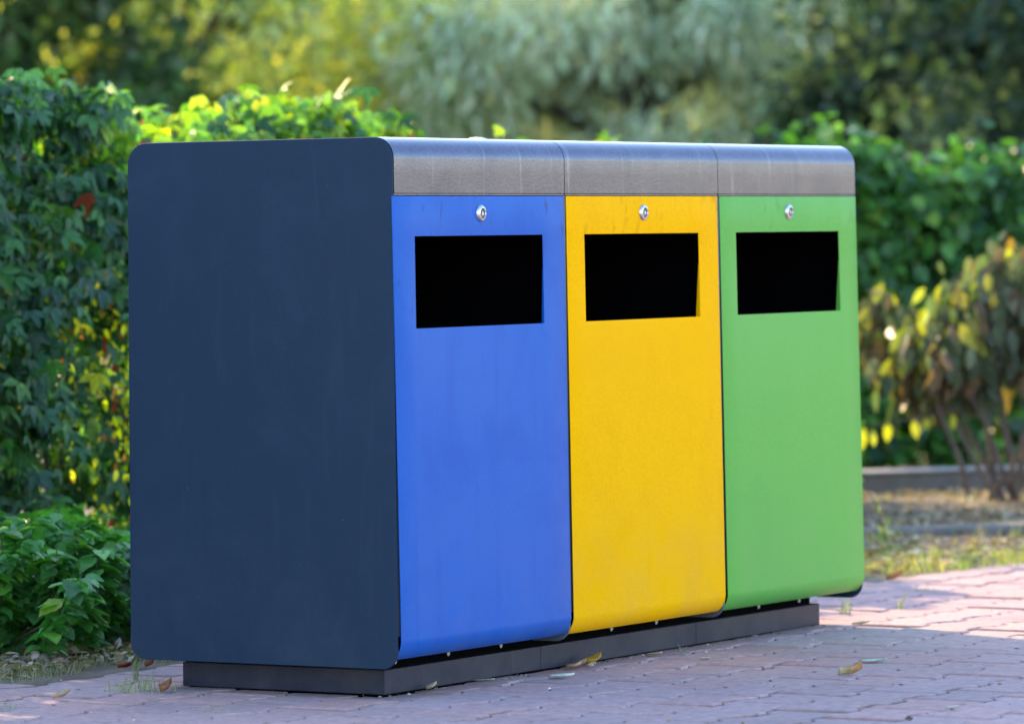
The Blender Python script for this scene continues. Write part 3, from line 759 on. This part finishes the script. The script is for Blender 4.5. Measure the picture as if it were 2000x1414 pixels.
# where each tree stands, in metres
tree('broadleaf_tree', 'dark green tree behind the left hedge', 14.1, 12.75, 4.4, 2.1, 1.9, 1.9, 30000, .11, P_dark)
tree('yellowing_tree', 'sunlit yellow-green tree behind the hedge, left of centre', 17.6, 13.2, 4.6, 2.0, 2.0, 2.0, 30000, .10, P_yel, LEAF_SIMPLE, .7)
tree('willow', 'pale grey-green willow behind the middle of the steel cover', 19.0, 10.4, 4.4, 2.0, 1.9, 1.8, 50000, .13, P_willow, LEAF_NARROW, .9, mat='willow_leaf')
tree('broadleaf_tree', 'dark bluish green tree behind the right hedge', 17.9, 6.4, 4.4, 2.1, 2.0, 2.0, 30000, .11, P_blue)
tree('broadleaf_tree', 'dark tree partly cut by the left edge, behind the tall hedge', 12.2, 15.2, 4.4, 2.2, 2.0, 2.0, 22000, .11, P_dark)
tree('broadleaf_tree', 'dark tree cut by the right edge, behind the right hedge', 19.6, 3.0, 4.6, 2.2, 2.0, 2.0, 22000, .11, P_blue)
# wood closing the view
def wood():
    reseed('wood')
    n = 260000; nc = 2600
    # strip from (16, 27) to (36, -4)
    A = np.array([17., 48.]); B = np.array([52., -8.]); d = B-A; Ln = np.linalg.norm(d); d /= Ln; nb = np.array([-d[1], d[0]])
    s = rng.uniform(0, Ln, nc); dd = rng.uniform(-2.5, 2.5, nc); zz = rng.uniform(.2, 6.2, nc)
    cl = np.stack([A[0]+d[0]*s+nb[0]*dd, A[1]+d[1]*s+nb[1]*dd, zz], 1); rad = rng.uniform(.5, 1.3, nc)
    ci = rng.integers(0, nc, n); v_ = nrm(rng.normal(size=(n, 3)))*(rng.random((n, 1))**.45); p = cl[ci]+v_*rad[ci][:, None]; p[:, 2] = np.maximum(p[:, 2], .1)
    o = leaves('woodland', p, v_+rng.normal(0, .5, (n, 3))+np.array([0, 0, -.3]), v_*.5+np.array([0, 0, .6])+rng.normal(0, .4, (n, 3)), rng.uniform(.7, 1.3, n)*.36, LEAF_SIMPLE, P_blue(p), MAT['tree_leaf'])
    tag(o, 'dark far wood closing the view behind the trees', 'woodland', kind='stuff')
wood()
reseed('ground cover')

# ------------------------------------------------------------------ ground cover and litter
def blades(name, label, pts, hgt, palette, kind='stuff', mat='grass'):
    n = len(pts); tip = rng.normal(0, .38, (n, 3)) + np.array([0, 0, 1.0]); nor = rng.normal(0, 1, (n, 3))*np.array([1, 1, .2])
    o = leaves(name, pts, tip, nor, rng.uniform(.5, 1.3, n)*hgt, BLADE, pick(n, palette), MAT[mat])
    return tag(o, label, 'grass', kind=kind)
def tufts(centres, r, per, z=0.0):
    c = np.array(centres); k = np.repeat(np.arange(len(c)), per)
    o = c[k][:, :2] + rng.normal(0, r, (len(k), 2)); return np.concatenate([o, np.full((len(k), 1), z)], 1)
# sunlit grass along the right paving edge
cs = []
for _ in range(520):
    x = rng.uniform(2.6, 7.5)
    if math.sin(5.3*x)+math.sin(11.9*x+1) < -0.5 and random.random() < .75: continue
    cs.append((x, edge_y(x) + abs(rng.normal(0.0, 0.24)) - 0.03))
P = tufts(cs, .03, 15)
blades('grass', 'sunlit yellow-green grass along the paving edge on the right', P, .040, [(4, (0.33, 0.36, 0.10)), (3, (0.42, 0.36, 0.18)), (3, (0.20, 0.32, 0.05)), (1, (0.45, 0.30, 0.15))])
for _ in range(60):
    k_ = rng.random(); P0 = (3.9+1.85*k_, 2.05-1.63*k_); cs.append((P0[0]+rng.normal(0, .06)-.05, P0[1]+rng.normal(0, .06)-.06))
blades('kerb_grass', 'straw-coloured weeds growing over the kerbstones', tufts(cs[-60:], .03, 16), .06, [(3, (0.42, 0.34, 0.20)), (2, (0.30, 0.30, 0.10)), (2, (0.45, 0.28, 0.14))])
cs = []
for _ in range(420):
    x = rng.uniform(-2.5, 1.6); cs.append((x, edge_y(x) + rng.uniform(-0.03, 0.24)))
blades('dry_grass', 'dry grass and small weeds along the left paving edge below the leafy bush', tufts(cs, .022, 18), .026, [(4, (0.30, 0.30, 0.17)), (3, (0.17, 0.24, 0.10)), (3, (0.36, 0.30, 0.20))])
# leaf litter on the bed
n = 42000; q_ = rng.random(n); x = np.where(q_ < .55, rng.uniform(3.2, 8.8, n), np.where(q_ < .8, rng.uniform(-1.2, 1.8, n), rng.uniform(-2.5, 11, n))); y = np.array([edge_y(a) for a in x]) + 0.03 + rng.random(n)**1.1*2.7
P = np.stack([x, y, .004 + rng.random(n)*.02], 1)
o = leaves('leaf_litter', P, rng.normal(0, 1, (n, 3))*np.array([1, 1, .25]), np.array([0, 0, 1.]) + rng.normal(0, .45, (n, 3)), rng.uniform(.014, .042, n), LEAF_OVAL,
           pick(n, [(5, (0.32, 0.22, 0.155)), (4, (0.42, 0.32, 0.23)), (3, (0.18, 0.12, 0.09)), (.5, (0.40, 0.18, 0.06)), (1, (0.5, 0.42, 0.32))]), MAT['dry_leaf'])
tag(o, 'dry brown leaf litter over the bed behind the paving', 'leaf litter', kind='stuff')

# small weeds growing in the joints
def weed(x, y, r, per, h, label):
    pts = tufts([(x, y)], r, per); n = len(pts)
    tip = rng.normal(0, .5, (n, 3)) + np.array([0, 0, .9])
    o = leaves('weed', pts, tip, rng.normal(0, 1, (n, 3)), rng.uniform(.5, 1.3, n)*h, BLADE, pick(n, [(3, (0.22, 0.27, 0.13)), (2, (0.34, 0.34, 0.20))]), MAT['grass'])
    return tag(o, label, 'weed', 'weeds in the paving joints')
weed(-0.03, 0.62, .035, 90, .035, 'pale weed tuft beside the curled brown leaf, left of the plinth')
weed(-0.35, 0.22, .018, 34, .016, 'tiny weed tuft alone in a joint below the navy panel, nearest the photo bottom')
weed(-0.46, 0.66, .022, 34, .02, 'small weed tuft at the far left edge of the paving')
weed(0.16, 0.78, .003, 12, .045, 'thin sprig of weed in front of the back foot of the navy panel')
weed(2.33, 0.20, .012, 16, .055, 'wispy weed in the sunlit joint right of the plinth end')
weed(2.52, 0.14, .002, 6, .05, 'single thin weed stem right of the wispy weed near the green bin')
weed(3.05, 0.33, .016, 16, .022, 'small weed tuft in the shaded paving band on the right')
weed(1.15, -0.02, .003, 8, .03, 'thin weed against the plinth under the green door')
weed(1.32, -0.0, .008, 10, .018, 'pale sparse weed at the foot of the plinth under the green door')

# fallen leaves, each its own thing
def fallen(x, y, size, ang, colr, label, curl=0.5, tilt=0.15, z=0.004, wid=0.42, und=None):
    nu, nv = 9, 7; vs = []; fs = []
    ca, sa = math.cos(ang), math.sin(ang)
    for i in range(nu):
        u = i/(nu-1); half = wid*math.sin(math.pi*min(1, u*1.02)**.8)*(1+.12*math.sin(9*u+3*ang))
        for j in range(nv):
            vv = (j/(nv-1)-.5)*2; lx = (u-.5)*size; ly = vv*half*size
            lz = curl*size*(abs(vv)**1.6*.45) + curl*size*.5*max(0, u-.45)**1.5*1.6 + .02*size*math.sin(7*u+4*vv)
            lz = 0.55*lz + 0.5*(tilt*lx + tilt*size*.5)
            vs.append((x+lx*ca-ly*sa, y+lx*sa+ly*ca, z+max(0, lz)))
    for i in range(nu-1):
        for j in range(nv-1): fs.append((i*nv+j, (i+1)*nv+j, (i+1)*nv+j+1, i*nv+j+1))
    me = bpy.data.meshes.new('fallen_leaf'); me.from_pydata(vs, [], fs)
    me.polygons.foreach_set('use_smooth', [True]*len(fs))
    a = me.attributes.new('tint', 'FLOAT_COLOR', 'POINT')
    cc = []
    for i in range(nu):
        for j in range(nv):
            f = i/(nu-1); c2 = und or colr; cc += [colr[q]*(1-f)+c2[q]*f for q in range(3)] + [1]
    a.data.foreach_set('color', cc); me.update()
    o = link('fallen_leaf', me, MAT['dry_leaf'])
    so = o.modifiers.new('t', 'SOLIDIFY'); so.thickness = .0006
    return tag(o, label, 'leaf', 'fallen leaves on the paving')
VA = math.atan2(-0.852, 0.523)    # direction lying across the view
fallen(0.86, -0.59, .052, VA+.15, (0.55, 0.48, 0.30), 'curled orange and cream leaf on the right foreground paving', 1.2, .05, wid=.27, und=(0.48, 0.20, 0.05))
fallen(1.16, -0.49, .062, VA, (0.50, 0.62, 0.60), 'flat pale green-white leaf just behind the curled orange leaf', .15, .05, wid=.3)
fallen(0.565, -0.05, .055, VA, (0.72, 0.72, 0.70), 'white papery leaf in front of the plinth seam below the yellow door', .35, .02)
fallen(0.86, 0.045, .040, VA+.6, (0.55, 0.34, 0.05), 'ochre leaf standing against the plinth below the yellow door', 1.2, .3, und=(0.45, 0.25, 0.03))
fallen(0.80, 0.045, .034, VA-.5, (0.33, 0.20, 0.13), 'brown leaf in the little pile against the plinth', 1.0, .2)
fallen(0.765, 0.04, .034, VA+.2, (0.45, 0.32, 0.22), 'tan leaf at the left end of the little pile against the plinth', .8, .1)
fallen(0.81, 0.02, .022, VA+1.1, (0.50, 0.45, 0.42), 'small grey-tan leaf scrap in front of the little leaf pile', .8, .1)
fallen(0.43, 0.065, .055, VA, (0.42, 0.37, 0.33), 'thin pale leaf strip tucked under the plinth below the blue door', .15, .02, wid=.14)
fallen(-0.045, 0.55, .034, VA+.9, (0.30, 0.13, 0.06), 'curled chestnut leaf beside the weed tuft left of the plinth', 1.5, .35)
fallen(-0.26, 0.66, .036, VA+.2, (0.48, 0.36, 0.24), 'tan curled leaf on the paving near the left edge', 1.0, .4)
fallen(0.37, 0.96, .034, VA+.1, (0.26, 0.04, 0.03), 'dark red leaf at the paving edge behind the navy panel corner', 1.0, .1)
fallen(0.42, 0.93, .028, VA+.9, (0.22, 0.05, 0.03), 'smaller dark red leaf right of the dark red one at the paving edge', 1.0, .3)
fallen(0.33, 1.12, .040, VA+.4, (0.60, 0.52, 0.42), 'cream and brown leaf under the leafy bush', .7, .5, und=(0.32, 0.12, 0.06))
fallen(1.95, -0.05, .042, VA, (0.50, 0.42, 0.16), 'straw-yellow leaf on the sunlit paving right of the plinth', .3, .1, z=.012, wid=.25)
fallen(3.36, 0.58, .055, VA+.5, (0.50, 0.22, 0.06), 'orange leaf at the edge of the grass on the right', .9, .3)
fallen(0.30, -1.11, .026, VA, (0.62, 0.58, 0.52), 'small cream leaf scrap at the lower right of the paving', .5, .05)
fallen(1.08, -0.11, .026, VA, (0.62, 0.58, 0.58), 'small whitish scrap on the paving below the green door', .2, .02, wid=.2)
fallen(1.11, 0.035, .036, VA+.1, (0.50, 0.38, 0.26), 'small tan leaf at the foot of the plinth below the yellow door right end', .4, .05, wid=.3)
fallen(0.22, 0.06, .024, VA+.4, (0.50, 0.40, 0.32), 'tiny tan leaf point against the plinth below the blue door', 1.2, .4)

# crumbs: tiny pale bits and grit on the paving, too many to count
n = 760; x = rng.uniform(-1.2, 4.5, n); y = rng.uniform(-1.8, 1.0, n); x[:170] = rng.uniform(.05, 2.0, 170); y[:170] = .078 - np.abs(rng.normal(0, .014, 170)); ok = y < np.array([edge_y(a) for a in x])-.05
P = np.stack([x, y, np.full(n, .002)], 1)[ok]; n = len(P)
o = leaves('grit', P, rng.normal(0, 1, (n, 3))*np.array([1, 1, .1]), np.array([0, 0, 1.]) + rng.normal(0, .5, (n, 3)), rng.uniform(.003, .012, n)*np.where(rng.random(n) < .08, 1.8, 1), LEAF_SIMPLE,
           pick(n, [(2, (0.55, 0.52, 0.5)), (0.8, (0.12, 0.09, 0.08)), (1, (0.3, 0.2, .14))]), MAT['dry_leaf'])
tag(o, 'scattered pale and dark crumbs on the paving', 'grit', kind='stuff')

# pale lump on the cover above the blue door
mb = MB()
bm = bmesh.new(); bmesh.ops.create_icosphere(bm, subdivisions=2, radius=1)
vs = [(v_.co.x, v_.co.y, v_.co.z) for v_ in bm.verts]; fs = [tuple(q.index for q in f.verts) for f in bm.faces]; bm.free()
for ox, oy, r in ((.487, .10, .007), (.497, .095, .006), (.479, .105, .006), (.507, .092, .004)):
    mb.add([(ox+x*r*1.5+rng.normal(0, r*.1), oy+y*r*1.4, H+.002+max(0, z)*r*.8) for x, y, z in vs], fs)
tag(mb.build('bird_dropping', plain('chalky_white', (.75, .75, .72), .8), smooth=True), 'small white lump on top of the steel cover above the blue door', 'bird dropping')
